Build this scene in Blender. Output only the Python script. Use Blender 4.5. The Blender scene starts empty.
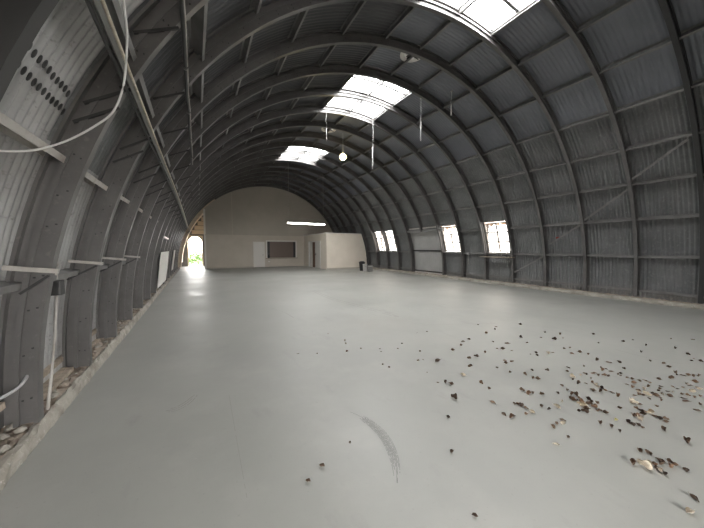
import bpy, bmesh, math, random
from mathutils import Vector, Matrix
random.seed(7)
S = bpy.context.scene
COL = S.collection
R_ = math.radians

# ------------------------------------------------------------------ place
XC, ZC = 5.0015, 0.1144          # centre of the arch
RI, RO, RS = 6.148, 6.375, 6.435  # inner and outer edge of the ribs, sheeting
Y0, BAY = 1.9301, 1.2192          # rib spacing is four feet
XL, XR = -1.121, 10.769           # edges of the painted slab
YA, YE, YB = -2.947, 22.62, 26.31  # front end, partition wall, back wall
def yr(k): return Y0 + k * BAY
RK = 6.42                        # skylight glazing
def P(r, th, y): return Vector((XC + r * math.cos(R_(th)), y, ZC + r * math.sin(R_(th))))

# ------------------------------------------------------------------ helpers
def tag(o, label=None, cat=None, group=None, kind=None):
    if label: o['label'] = label
    if cat: o['category'] = cat
    if group: o['group'] = group
    if kind: o['kind'] = kind
    return o
def obj(name, bm, m, parent=None, smooth=False):
    me = bpy.data.meshes.new(name)
    if smooth:
        for f in bm.faces: f.smooth = True
    bm.to_mesh(me); bm.free()
    o = bpy.data.objects.new(name, me); COL.objects.link(o)
    for x in (m if isinstance(m, (list, tuple)) else [m]): me.materials.append(x)
    if parent: o.parent = parent
    return o
def empty(name, loc=(0, 0, 0), rz=0):
    o = bpy.data.objects.new(name, None); COL.objects.link(o)
    o.location = loc; o.rotation_euler = (0, 0, rz); o.empty_display_size = .1
    return o
def struct(o): o['kind'] = 'structure'; return o
def box(bm, x0, x1, y0, y1, z0, z1, mi=0):
    v = [bm.verts.new(c) for c in ((x0,y0,z0),(x1,y0,z0),(x1,y1,z0),(x0,y1,z0),(x0,y0,z1),(x1,y0,z1),(x1,y1,z1),(x0,y1,z1))]
    for q in ((3,2,1,0),(4,5,6,7),(0,1,5,4),(1,2,6,5),(2,3,7,6),(3,0,4,7)):
        bm.faces.new([v[i] for i in q]).material_index = mi
def bbox(x0, x1, y0, y1, z0, z1, bev=0):
    bm = bmesh.new(); box(bm, x0, x1, y0, y1, z0, z1)
    if bev: bmesh.ops.bevel(bm, geom=bm.edges[:], offset=bev, segments=2, affect='EDGES', profile=.6)
    return bm
def beam(bm, a, b, w, h, up=(0, 0, 1), mi=0):
    a, b = Vector(a), Vector(b); d = (b - a).normalized()
    s = d.cross(Vector(up)); s = s.normalized() if s.length > 1e-4 else Vector((1, 0, 0))
    u = s.cross(d).normalized()
    v = [bm.verts.new(p + s * i * w / 2 + u * j * h / 2) for p in (a, b) for i, j in ((-1,-1),(1,-1),(1,1),(-1,1))]
    for q in ((3,2,1,0),(4,5,6,7),(0,1,5,4),(1,2,6,5),(2,3,7,6),(3,0,4,7)):
        bm.faces.new([v[i] for i in q]).material_index = mi
def tube(bm, pts, r, n=8, mi=0):
    pts = [Vector(p) for p in pts]; rings = []
    for i, p in enumerate(pts):
        d = (pts[min(i + 1, len(pts) - 1)] - pts[max(i - 1, 0)]).normalized()
        a = d.cross(Vector((0, 0, 1)) if abs(d.z) < .9 else Vector((1, 0, 0))).normalized(); b = d.cross(a)
        rings.append([bm.verts.new(p + (a * math.cos(t) + b * math.sin(t)) * r) for t in [2 * math.pi * k / n for k in range(n)]])
    for A, B in zip(rings, rings[1:]):
        for k in range(n):
            f = bm.faces.new((A[k], A[(k + 1) % n], B[(k + 1) % n], B[k])); f.smooth = True; f.material_index = mi
    bm.faces.new(rings[0][::-1]); bm.faces.new(rings[-1])
def lathe(bm, prof, c, n=24, axis='z', mi=0):
    c = Vector(c); rings = []
    for r, z in prof:
        ring = []
        for k in range(n):
            t = 2 * math.pi * k / n
            ring.append(bm.verts.new(c + Vector((r * math.cos(t), r * math.sin(t), z))))
        rings.append(ring)
    for A, B in zip(rings, rings[1:]):
        for k in range(n):
            f = bm.faces.new((A[k], A[(k + 1) % n], B[(k + 1) % n], B[k])); f.smooth = True; f.material_index = mi
    bm.faces.new(rings[0][::-1]); bm.faces.new(rings[-1])
def arc_beam(bm, r0, r1, y0, y1, t0, t1, n=72):
    rows = []
    for i in range(n + 1):
        t = t0 + (t1 - t0) * i / n
        rows.append([bm.verts.new(P(r, t, y)) for r, y in ((r0, y0), (r1, y0), (r1, y1), (r0, y1))])
    for A, B in zip(rows, rows[1:]):
        for k in range(4): bm.faces.new((A[k], B[k], B[(k + 1) % 4], A[(k + 1) % 4]))
    bm.faces.new(rows[0][::-1]); bm.faces.new(rows[-1])
def smooth_pts(pts, n=8):
    pts = [Vector(p) for p in pts]; out = []
    q = [pts[0]] + pts + [pts[-1]]
    for i in range(1, len(q) - 2):
        for k in range(n):
            t = k / n; a, b, c, d = q[i - 1], q[i], q[i + 1], q[i + 2]
            out.append(.5 * ((2 * b) + (c - a) * t + (2 * a - 5 * b + 4 * c - d) * t * t + (3 * b - a - 3 * c + d) * t ** 3))
    return out + [pts[-1]]

# ------------------------------------------------------------------ materials
def mat(name, col, rough=.6, metal=0, spec=.5, noise=None, bump=None, emit=None):
    """noise=(scale, other colour, lo, hi); bump=(scale, strength)"""
    m = bpy.data.materials.new(name); m.use_nodes = True; nt = m.node_tree; b = nt.nodes['Principled BSDF']
    b.inputs['Base Color'].default_value = (*col, 1); b.inputs['Roughness'].default_value = rough
    b.inputs['Metallic'].default_value = metal; b.inputs['Specular IOR Level'].default_value = spec
    tc = nt.nodes.new('ShaderNodeTexCoord')
    if noise:
        layers = noise if isinstance(noise, list) else [noise]
        prev = None
        for sc, c2, lo, hi in layers:
            n = nt.nodes.new('ShaderNodeTexNoise'); n.inputs['Detail'].default_value = 6; n.inputs['Roughness'].default_value = .6
            if isinstance(sc, tuple):
                mp = nt.nodes.new('ShaderNodeMapping'); mp.inputs['Scale'].default_value = sc
                nt.links.new(tc.outputs['Object'], mp.inputs['Vector']); nt.links.new(mp.outputs[0], n.inputs['Vector']); n.inputs['Scale'].default_value = 1
            else:
                nt.links.new(tc.outputs['Object'], n.inputs['Vector']); n.inputs['Scale'].default_value = sc
            mr = nt.nodes.new('ShaderNodeMapRange'); mr.inputs['From Min'].default_value = lo; mr.inputs['From Max'].default_value = hi
            nt.links.new(n.outputs['Fac'], mr.inputs['Value'])
            mx = nt.nodes.new('ShaderNodeMix'); mx.data_type = 'RGBA'
            nt.links.new(mr.outputs[0], mx.inputs['Factor'])
            if prev: nt.links.new(prev, mx.inputs['A'])
            else: mx.inputs['A'].default_value = (*col, 1)
            mx.inputs['B'].default_value = (*c2, 1); prev = mx.outputs['Result']
        nt.links.new(prev, b.inputs['Base Color'])
    if bump:
        n = nt.nodes.new('ShaderNodeTexNoise'); n.inputs['Scale'].default_value = bump[0]; n.inputs['Detail'].default_value = 5
        bp = nt.nodes.new('ShaderNodeBump'); bp.inputs['Strength'].default_value = bump[1]; bp.inputs['Distance'].default_value = .02
        nt.links.new(tc.outputs['Object'], n.inputs['Vector']); nt.links.new(n.outputs['Fac'], bp.inputs['Height'])
        nt.links.new(bp.outputs[0], b.inputs['Normal'])
    if emit: b.inputs['Emission Color'].default_value = (*emit[0], 1); b.inputs['Emission Strength'].default_value = emit[1]
    return m
M = {}
M['sheet_roof_lit'] = mat('sheet_roof_lit', (.2, .21, .235), .5, .15, noise=[(1.1, (.165, .174, .198), .35, .65), (9, (.2, .2, .21), .55, .8)], bump=(30, .06))  # window-side roof sheets, colour raised to carry the haze and brightness there
M['sheet_shaded'] = mat('sheet_shaded', (.085, .086, .09), .55, .15, noise=[(1.1, (.065, .066, .069), .35, .65), (9, (.08, .078, .075), .55, .8)], bump=(30, .06))  # same sheeting on the side away from the windows, shade painted into its colour
M['sheet_wall'] = mat('sheet_wall', (.19, .195, .195), .5, .2, noise=[(1.6, (.14, .145, .145), .35, .65), (14, (.27, .27, .265), .55, .8)], bump=(30, .06))
M['sheet_pale'] = mat('sheet_pale', (.43, .43, .425), .5, .2, noise=[(2.2, (.31, .305, .3), .4, .7), (22, (.17, .16, .15), .58, .8)], bump=(30, .06))
M['rib'] = mat('rib', (.135, .13, .127), .38, .2, noise=[(2.5, (.1, .096, .093), .4, .7), (18, (.22, .2, .19), .6, .85)], bump=(40, .05))
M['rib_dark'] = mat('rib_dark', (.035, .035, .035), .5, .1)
M['brace'] = mat('brace', (.2, .195, .19), .5, .1)
M['purlin'] = mat('purlin', (.2, .197, .193), .5, .1, noise=(5, (.15, .147, .143), .4, .7))
M['pale_steel'] = mat('pale_steel', (.42, .4, .37), .5, .1, noise=(8, (.28, .25, .22), .45, .75))
M['conduit'] = mat('conduit', (.6, .55, .44), .45, .2, noise=(9, (.25, .2, .15), .5, .75))
M['dark_steel'] = mat('dark_steel', (.04, .04, .04), .5, .2)
M['white_cable'] = mat('white_cable', (.55, .55, .54), .45)
M['cream'] = mat('cream', (.57, .52, .45), .75, noise=(1.2, (.52, .475, .405), .4, .7), bump=(8, .04))
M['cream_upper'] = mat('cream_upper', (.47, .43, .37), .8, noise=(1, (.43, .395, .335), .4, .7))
M['white_paint'] = mat('white_paint', (.72, .7, .66), .5)
M['cubicle'] = mat('cubicle', (.78, .72, .63), .7, noise=(1.5, (.72, .66, .57), .4, .7))
M['roller'] = mat('roller', (.16, .12, .1), .5)
M['added_panel_brown'] = mat('added_panel_brown', (.19, .105, .06), .6, noise=((3, 3, 20), (.1, .055, .03), .4, .7))
M['tan_wood'] = mat('tan_wood', (.66, .55, .42), .65, noise=((2, 2, 18), (.52, .41, .3), .4, .7))
M['black_plastic'] = mat('black_plastic', (.015, .015, .016), .4)
M['white_plastic'] = mat('white_plastic', (.75, .74, .72), .4)
M['grey_plastic'] = mat('grey_plastic', (.33, .33, .33), .45, noise=(12, (.5, .49, .47), .5, .7))
M['red'] = mat('red', (.3, .03, .02), .5)
M['concrete'] = mat('concrete', (.34, .32, .28), .9, noise=[(5, (.22, .2, .17), .4, .65), (30, (.5, .48, .44), .6, .75), (9, (.2, .2, .1), .66, .8)], bump=(22, .6))
M['rubble_dirt'] = mat('rubble_dirt', (.33, .28, .23), .95, noise=[(7, (.19, .15, .12), .4, .65), (26, (.5, .46, .4), .58, .75)], bump=(18, .9))
M['timber'] = mat('timber', (.34, .29, .23), .8, noise=((4, 20, 20), (.22, .18, .14), .4, .7))
M['grass'] = mat('grass', (.05, .1, .018), .9, noise=(3, (.08, .14, .03), .4, .7))
M['yard'] = mat('yard', (.3, .28, .25), .9, noise=(3, (.22, .2, .18), .4, .7))
M['hedge'] = mat('hedge', (.045, .1, .015), .8, noise=(2, (.09, .14, .03), .4, .7))
M['autumn'] = mat('autumn', (.7, .5, .34), .8, noise=(2, (.55, .37, .24), .4, .7))
M['bark'] = mat('bark', (.12, .09, .07), .9)
M['scuff'] = mat('scuff', (.1, .1, .1), .6, noise=((60, 60, 60), (.2, .2, .19), .5, .7))
M['faint'] = mat('faint', (.235, .225, .205), .6, noise=((50, 50, 50), (.26, .255, .235), .45, .6))
M['tube_light'] = mat('tube_light', (.9, .9, .9), .5, emit=((1, .97, .92), 4))
M['bulb'] = mat('bulb', (.9, .85, .7), .5, emit=((1, .82, .4), 2.2))
M['bright_metal'] = mat('bright_metal', (.6, .61, .62), .4, .5)

# painted floor: grey paint with wear, roughness that varies
def floor_mat():
    m = mat('floor_paint', (.31, .31, .284), .42, spec=.85,
            noise=[(.35, (.262, .264, .243), .35, .65), (1.6, (.325, .32, .295), .5, .75), ((3, 1.2, 1), (.245, .243, .228), .6, .78), (40, (.25, .25, .232), .62, .75), (14, (.42, .41, .38), .72, .76)], bump=(3, .05))
    nt = m.node_tree; b = nt.nodes['Principled BSDF']; tc = nt.nodes.new('ShaderNodeTexCoord')
    n = nt.nodes.new('ShaderNodeTexNoise'); n.inputs['Scale'].default_value = .8; n.inputs['Detail'].default_value = 5
    mr = nt.nodes.new('ShaderNodeMapRange'); mr.inputs['From Min'].default_value = .35; mr.inputs['From Max'].default_value = .65
    mr.inputs['To Min'].default_value = .42; mr.inputs['To Max'].default_value = .56
    nt.links.new(tc.outputs['Object'], n.inputs['Vector']); nt.links.new(n.outputs['Fac'], mr.inputs['Value']); nt.links.new(mr.outputs[0], b.inputs['Roughness'])
    return m
M['floor'] = floor_mat()

def pane_mat(name, tint, dirt, k=.85, lo=.52, hi=.72, sc=3.0):
    m = bpy.data.materials.new(name); m.use_nodes = True; nt = m.node_tree; nt.nodes.clear()
    out = nt.nodes.new('ShaderNodeOutputMaterial'); tr = nt.nodes.new('ShaderNodeBsdfTransparent'); tl = nt.nodes.new('ShaderNodeBsdfTranslucent')
    tc = nt.nodes.new('ShaderNodeTexCoord'); n = nt.nodes.new('ShaderNodeTexNoise'); n.inputs['Scale'].default_value = sc; n.inputs['Detail'].default_value = 4
    mr = nt.nodes.new('ShaderNodeMapRange'); mr.inputs['From Min'].default_value = lo; mr.inputs['From Max'].default_value = hi
    mx = nt.nodes.new('ShaderNodeMix'); mx.data_type = 'RGBA'; mx.inputs['A'].default_value = (*tint, 1); mx.inputs['B'].default_value = (*dirt, 1)
    nt.links.new(tc.outputs['Object'], n.inputs['Vector']); nt.links.new(n.outputs['Fac'], mr.inputs['Value']); nt.links.new(mr.outputs[0], mx.inputs['Factor'])
    nt.links.new(mx.outputs['Result'], tr.inputs['Color']); tl.inputs['Color'].default_value = (*tint, 1)
    sh = nt.nodes.new('ShaderNodeMixShader'); sh.inputs['Fac'].default_value = k
    nt.links.new(tl.outputs[0], sh.inputs[1]); nt.links.new(tr.outputs[0], sh.inputs[2]); nt.links.new(sh.outputs[0], out.inputs['Surface'])
    return m
M['skylight_pane'] = pane_mat('skylight_pane', (.93, .95, .97), (.7, .66, .58), .8, .6, .8)
M['window_pane'] = pane_mat('window_pane', (.2, .195, .187), (.17, .14, .11), .97, .5, .7, 2.2)

# ------------------------------------------------------------------ ground and floor
bm = bmesh.new(); box(bm, -40, 55, -30, 70, -.25, -.12); g = struct(obj('ground', bm, M['yard']))
bm = bmesh.new(); box(bm, -6, 6, 28.7, 45, -.12, -.06); tag(obj('lawn', bm, M['grass']), 'green lawn outside the opening of the passage', 'grass', kind='stuff')
bm = bmesh.new(); box(bm, XL, XR, YA, 28.6, -.12, 0); struct(obj('floor', bm, M['floor']))

def ragged_strip(name, xs, heights, y0, y1, m, jit, step=.09):
    bm = bmesh.new(); n = int((y1 - y0) / step); rows = []
    for i in range(n + 1):
        y = y0 + (y1 - y0) * i / n
        rows.append([bm.verts.new((x + random.uniform(-jit, jit), y, h + random.uniform(-jit, jit) * (0 if h < -.05 else 1))) for x, h in zip(xs, heights)])
    for A, B in zip(rows, rows[1:]):
        for k in range(len(xs) - 1):
            f = bm.faces.new((A[k], B[k], B[k + 1], A[k + 1]))
    bmesh.ops.recalc_face_normals(bm, faces=bm.faces[:])
    o = obj(name, bm, m); return o
# concrete kerbs either side of the slab, and the dirt ledge behind them
o = ragged_strip('kerb', [-1.122, -1.123, -1.135, -1.155, -1.18, -1.2], [-.1, .04, .1, .12, .11, .02], YA, 26.2, M['concrete'], .012); struct(o); o.name = 'trim_1'
o = ragged_strip('kerb', [10.77, 10.775, 10.83, 10.9, 10.97, 11.0], [-.1, .04, .09, .1, .08, .0], YA, 26.2, M['concrete'], .009); struct(o); o.name = 'trim_2'
dl = ragged_strip('dirt_ledge', [-1.19, -1.23, -1.27, -1.31, -1.35, -1.39], [.07, .09, .095, .09, .1, .095], YA, 26.2, M['rubble_dirt'], .013, .06)
tag(dl, 'rubble-strewn brown dirt ledge behind the concrete kerb on the side with the conduits', 'dirt', kind='stuff')
dr = ragged_strip('dirt_ledge', [10.99 + .06 * i for i in range(7)], [.07] * 7, YA, 26.2, M['rubble_dirt'], .014, .06)
tag(dr, 'narrow dirt ledge behind the kerb along the foot of the window wall', 'dirt', kind='stuff')

# ------------------------------------------------------------------ corrugated sheeting
bot_l = [180.9, 169.2, 159.4, 150.6, 141.1]
TH_TOP = [131.1, 121, 110, 99.3, 90, 80.7, 70, 59, 48.9]
bandsL = list(zip(bot_l, bot_l[1:] + [131.1]))
bandsT = list(zip(TH_TOP, TH_TOP[1:]))
bandsR = [(48.9, 38.9), (38.9, 29.6), (29.6, 22.6), (22.6, 10.9), (10.9, -.9)]
KS = list(range(-4, 20))
SKY = {0, 1, 4, 5, 9, 10}
WIN = {4: .12, 6: .15, 10: .38, 11: .26}   # how far each window starts past its rib
DOOR = {7, 8}
VENTS = [(3.23, 90), (7.55, 90)]
def sheet(bm, k, t0, t1, mi=0, wave=.016, pitch=14, holes=(), seg=None, gap=None):
    ny = pitch * 6; nt_ = seg or max(2, int(abs(t1 - t0) / 2.5))
    off = 0
    g = []
    for j in range(nt_ + 1):
        t = t0 + (t1 - t0) * j / nt_
        row = []
        for i in range(ny + 1):
            y = yr(k) + BAY * i / ny
            R1 = RS + off + wave * math.sin(2 * math.pi * pitch * i / ny)
            if seg:                      # fine grid lying on the same coarse facets as its neighbours
                nc = max(2, int(abs(t1 - t0) / 2.5)); q = j / nt_ * nc; a = min(int(q), nc - 1)
                co = P(R1, t0 + (t1 - t0) * a / nc, y).lerp(P(R1, t0 + (t1 - t0) * (a + 1) / nc, y), q - a)
            else: co = P(R1, t, y)
            row.append(bm.verts.new(co))
        g.append(row)
    for j in range(nt_):
        for i in range(ny):
            c = (g[j][i].co + g[j + 1][i + 1].co) / 2
            if gap and gap[0] < c.y < gap[1]: continue
            if any((c - h).length < r for h, r in holes): continue
            f = bm.faces.new((g[j][i], g[j][i + 1], g[j + 1][i + 1], g[j + 1][i])); f.smooth = True; f.material_index = mi
vent_c = [(P(RS, th, yr(k)), .21) for k, th in VENTS]
bl, bt, br = bmesh.new(), bmesh.new(), bmesh.new()
for k in KS:
    for n, (a, b) in enumerate(bandsL):
        sheet(bl, k, a, b, 1 if n < 2 or (k <= 0 and n < 4) else (0 if n < 3 else 2))  # low sheets are pale; upper ones by the entrance paled for skylight on them
    for (a, b) in bandsT:
        if k in SKY and (a, b) in ((99.3, 90), (90, 80.7)): continue
        near = k in (3, 7) and (a, b) in ((99.3, 90), (90, 80.7))
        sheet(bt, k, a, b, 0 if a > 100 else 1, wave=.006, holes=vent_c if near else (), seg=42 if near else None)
    for n, (a, b) in enumerate(bandsR):
        if k in WIN and n == 3:
            sheet(br, k, a, b, gap=(yr(k) + WIN[k], yr(k + 1) - .05)); continue
        if k in DOOR and n >= 3:
            if n == 3: sheet(br, k, 22.6, 20.8)
            continue
        sheet(br, k, a, b)
wl = struct(obj('wall_left', bl, [M['sheet_wall'], M['sheet_pale'], M['sheet_shaded']]))
ce = struct(obj('ceiling', bt, [M['sheet_shaded'], M['sheet_roof_lit']]))
wr = struct(obj('wall_right', br, M['sheet_wall']))

# ------------------------------------------------------------------ ribs
rib_words = {
 0: 'grey steel arch rib nearest the entrance, before the big bright skylight begins',
 1: 'grey steel arch rib crossing the biggest skylight, its foot the widest in view',
 2: 'grey steel arch rib lit white along the far edge of the biggest skylight',
 3: 'grey steel arch rib halfway between the biggest skylight and the middle skylight',
 4: 'grey steel arch rib on the near edge of the middle skylight, beside the shelf window',
 5: 'grey steel arch rib crossing the middle of the middle skylight',
 6: 'grey steel arch rib on the far edge of the middle skylight',
 7: 'grey steel arch rib between the pale loading door and the single window next to it',
 8: 'grey steel arch rib cut short above the pale loading door',
 9: 'grey steel arch rib on the far side of the pale loading door',
 10: 'grey steel arch rib just before the pair of close-set windows',
 11: 'grey steel arch rib standing between the pair of close-set windows',
 12: 'grey steel arch rib just past the pair of close-set windows',
 13: 'grey steel arch rib past the paired windows, next to the buckets',
 14: 'dark steel arch rib over the dark roof just before the cream cubicle',
 15: 'dark steel arch rib above the rear half of the cream cubicle',
 16: 'dark steel arch rib one before the cream end wall',
 17: 'dark steel arch rib set against the cream end wall',
 18: 'steel arch rib inside the bright passage past the end wall',
 19: 'steel arch rib close to the back opening, deepest in the passage'}
def bracket(bm, y, a, b, w=.02, h=.022):
    beam(bm, P(a[0], a[1], y), P(b[0], b[1], y), w, h, up=(0, 1, 0))
for k in range(0, 20):
    y = yr(k); bm = bmesh.new()
    t1 = 21.6 if k == 8 else -.15
    segs = 84 if k < 6 else 60
    RM = 6.29
    arc_beam(bm, RI, RI + .012, y - .045, y + .04, 179.9, t1, segs)
    arc_beam(bm, RI + .012, RM - .012, y - .02, y - .005, 179.9, t1, segs)
    arc_beam(bm, RM - .012, RM, y - .05, y + .04, 179.9, t1, segs)
    arc_beam(bm, RM - .036, RM - .012, y - .05, y - .043, 179.9, t1, segs)
    arc_beam(bm, RI + .012, RI + .03, y - .045, y - .038, 179.9, t1, segs)
    arc_beam(bm, RM, RO - .012, y + .02, y + .035, 179.9, t1, segs)
    arc_beam(bm, RO - .012, RO + .012, y - .035, y + .04, 179.9, t1, segs)
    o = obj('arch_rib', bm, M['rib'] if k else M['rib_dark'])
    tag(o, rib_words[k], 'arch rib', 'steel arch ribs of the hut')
    if 1 <= k <= 9:
        bb = bmesh.new()
        bracket(bb, y - .048, (6.32, 149.2), (6.12, 146.3)); obj('bracket', bb, M['dark_steel'], o)
        bb = bmesh.new()
        bracket(bb, y - .048, (6.32, 156.0), (6.12, 153.2)); bracket(bb, y - .048, (6.32, 157.6), (6.12, 155.0)); obj('bracket', bb, M['dark_steel'], o)
    if 1 <= k <= 4:
        bb = bmesh.new()
        for i in range(26):
            th = 178 - i * 3.1
            for r in (RI + .045, RM - .05):
                c = P(r, th + random.uniform(-.6, .6), y - .022); box(bb, c.x - .006, c.x + .006, c.y - .006, c.y + .003, c.z - .006, c.z + .006)
        q = obj('bolt', bb, M['dark_steel'], o); q['kind'] = 'stuff'
    if k in (1, 2, 3, 4):
        bb = bmesh.new()
        beam(bb, P(6.40, 168.7, y - .06), P(6.10, 168.5, y - .06), .035, .035 if k == 1 else .03, up=(0, 0, 1))
        obj('shelf_bracket', bb, M['pale_steel'], o)
        if k != 1:
            bb = bmesh.new(); beam(bb, P(6.38, 170.6, y - .06), P(6.15, 168.8, y - .06), .02, .02, up=(0, 1, 0)); obj('brace', bb, M['dark_steel'], o)
    if k == 1:
        bb = bmesh.new(); beam(bb, P(6.29, 170.4, y - .05), P(6.15, 168.9, y - .05), .018, .018, up=(0, 1, 0)); obj('brace', bb, M['dark_steel'], o)

# ------------------------------------------------------------------ purlins, one long rail per line
def purlin(th, gaps, label, r0=6.295, w=.05, m='purlin', y0=YA, y1=YB - .05):
    if th < 75: r0 = min(r0, 6.25)
    ys = [y0]; labels = label if isinstance(label, list) else [label]
    for a, b in gaps: ys += [a, b]
    ys.append(y1)
    t = P(1, th, 0) - P(0, th, 0); up = Vector((-t.z, 0, t.x))
    for idx, (a, b) in enumerate(zip(ys[::2], ys[1::2])):
        bm = bmesh.new(); n = max(1, round((b - a) / BAY)); last = P((r0 + 6.415) / 2, th, a)
        for i in range(n):
            nx = P((r0 + 6.415) / 2, th, a + (b - a) * (i + 1) / n) + up * random.uniform(-.012, .012)
            beam(bm, last, nx, .006, 6.415 - r0, up=(t.x, 0, t.z))
            for e in (-1, 1):
                q = Vector((t.x, 0, t.z)) * (6.415 - r0) / 2 * e
                beam(bm, last + q + up * w / 2, nx + q + up * w / 2, w, .006, up=(t.x, 0, t.z))
            last = nx
        tag(obj('purlin', bm, M[m]), labels[idx], 'purlin', 'long steel rails across the ribs')
g = lambda *ks: [(yr(a), yr(b)) for a, b in ks]
purlin(1.1, g((7, 9)), ['bottom steel rail at the foot of the window wall, entrance side of the loading door', 'bottom steel rail of the window wall beyond the loading door'], 6.31)
purlin(10.3, g((7, 9)), ['steel rail level with the window sills, entrance side of the loading door', 'steel rail level with the window sills beyond the loading door'])
purlin(20.2, g((4, 5), (6, 9), (10, 12)), ['steel rail level with the window heads, entrance side of the shelf window', 'short steel rail between the two single windows', 'short steel rail between the loading door and the paired windows', 'steel rail level with window heads beyond the paired windows'])
purlin(29.6, [], 'first unbroken steel rail above the windows')
purlin(38.9, [], 'second unbroken steel rail above the windows')
purlin(48.9, [], 'third unbroken steel rail above the windows, at the bend into the roof')
purlin(59.3, [], 'fourth unbroken steel rail above the windows, high on the curve')
purlin(70.3, [], 'roof rail one step down from the skylights on the window side')
purlin(80.6, [], 'roof rail along the window-side edge of the skylights')
purlin(90, [], 'ridge rail running through the middle of all skylights')
purlin(99.4, [], 'roof rail along the skylight edge away from the windows')
purlin(110, [], 'roof rail one step beyond the skylights, away from the windows')
purlin(121, [], 'dark roof rail two steps beyond the skylights, away from the windows')
purlin(131.1, [], 'dark roof rail three steps beyond the skylights, away from the windows')
purlin(141.1, [], 'dark steel rail just above the hanging round pipe', 6.22)
purlin(150.6, [], 'dark steel rail between the round pipe and the trunking below it', 6.22)
purlin(160.2, [], 'pale-edged steel rail above the pale lower sheets, below the trunking', 6.27, m='pale_steel')
purlin(169.6, [], 'steel rail behind the shelf brackets at waist height', 6.3)
purlin(178.6, [], 'lowest steel rail just above the rubble ledge', 6.38, m='timber')

# ------------------------------------------------------------------ skylights
def skylight(ks, label):
    root = empty('skylight', P(RK, 90, yr(ks[0])))
    inv = Matrix.Translation(-root.location)
    def add(name, bm, m):
        bm.transform(inv); return obj(name, bm, M[m], root)
    for k in ks:
        for a, b in ((99.2, 90.3), (89.7, 80.8)):
            for h in (0, 1):
                ya, yb = yr(k) + .05 + h * .575, yr(k) + .595 + h * .575
                bm = bmesh.new(); vs = [bm.verts.new(P(RK + .02, t, y)) for t, y in ((a, ya), (a, yb), ((a + b) / 2, yb), (b, yb), (b, ya), ((a + b) / 2, ya))]
                bm.faces.new((vs[0], vs[1], vs[2], vs[5])); bm.faces.new((vs[5], vs[2], vs[3], vs[4]))
                add('pane', bm, 'skylight_pane')
            bm = bmesh.new(); y = yr(k) + .585
            beam(bm, P(RK, a, y), P(RK, (a + b) / 2, y), .04, .065, (0, 1, 0)); beam(bm, P(RK, (a + b) / 2, y), P(RK, b, y), .04, .065, (0, 1, 0))
            add('glazing_bar', bm, 'purlin')
    bm = bmesh.new()
    ya, yb = yr(ks[0]), yr(ks[-1] + 1)
    for t in (99.3, 90, 80.7): beam(bm, P(RK, t, ya), P(RK, t, yb), .17 if t == 90 else .07, .06, (1, 0, 0))
    for y in [yr(k) for k in list(ks) + [ks[-1] + 1]]:
        for i in range(6):
            a = 99.3 - 3.1 * i; beam(bm, P(RK, a, y), P(RK, a - 3.1, y), .1, .05, (0, 1, 0))
    add('frame', bm, 'purlin')
    tag(root, label, 'skylight', 'roof skylights')
skylight((0, 1), 'biggest glowing roof skylight, cut off by the top of the picture')
skylight((4, 5), 'middle roof skylight of white panes between the two round ventilators')
skylight((9, 10), 'smallest and farthest roof skylight, past the glowing bulb')

# ------------------------------------------------------------------ roof ventilators
def ventilator(k, label):
    c = P(RS, 90, yr(k)); root = empty('roof_ventilator', c)
    def ring(bm, r0, r1, z0, z1, n=36):
        rs = []
        for i in range(n):
            t = 2 * math.pi * i / n; d = Vector((math.cos(t), math.sin(t), 0))
            rs.append([bm.verts.new(d * r + Vector((0, 0, z))) for r, z in ((r0, z0), (r1, z0), (r1, z1), (r0, z1))])
        for i in range(n):
            A, B = rs[i], rs[(i + 1) % n]
            for q in range(4): bm.faces.new((A[q], A[(q + 1) % 4], B[(q + 1) % 4], B[q])).smooth = False
    bm = bmesh.new(); ring(bm, .2, .31, -.06, -.03); ring(bm, .2, .21, -.045, .3); obj('collar', bm, M['white_paint'], root)
    bm = bmesh.new(); lathe(bm, [(.001, .5), (.2, .44), (.31, .37), (.31, .36), (.001, .48)], (0, 0, 0), 32); obj('cowl', bm, M['bright_metal'], root)
    bm = bmesh.new(); lathe(bm, [(.001, .0), (.15, .01), (.155, .02), (.001, .03)], (-.05, .02, 0), 24); obj('damper', bm, M['white_paint'], root)
    bm = bmesh.new(); beam(bm, (-.26, -.03, -.06), (.26, .06, -.06), .03, .02); beam(bm, (.1, -.2, -.06), (-.02, .2, -.06), .02, .02); obj('cross_bar', bm, M['dark_steel'], root)
    tag(root, label, 'roof ventilator')
ventilator(3.23, 'round metal roof ventilator between the biggest and the middle skylight')
ventilator(7.55, 'round metal roof ventilator between the middle and the farthest skylight, above the bulb')

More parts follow.
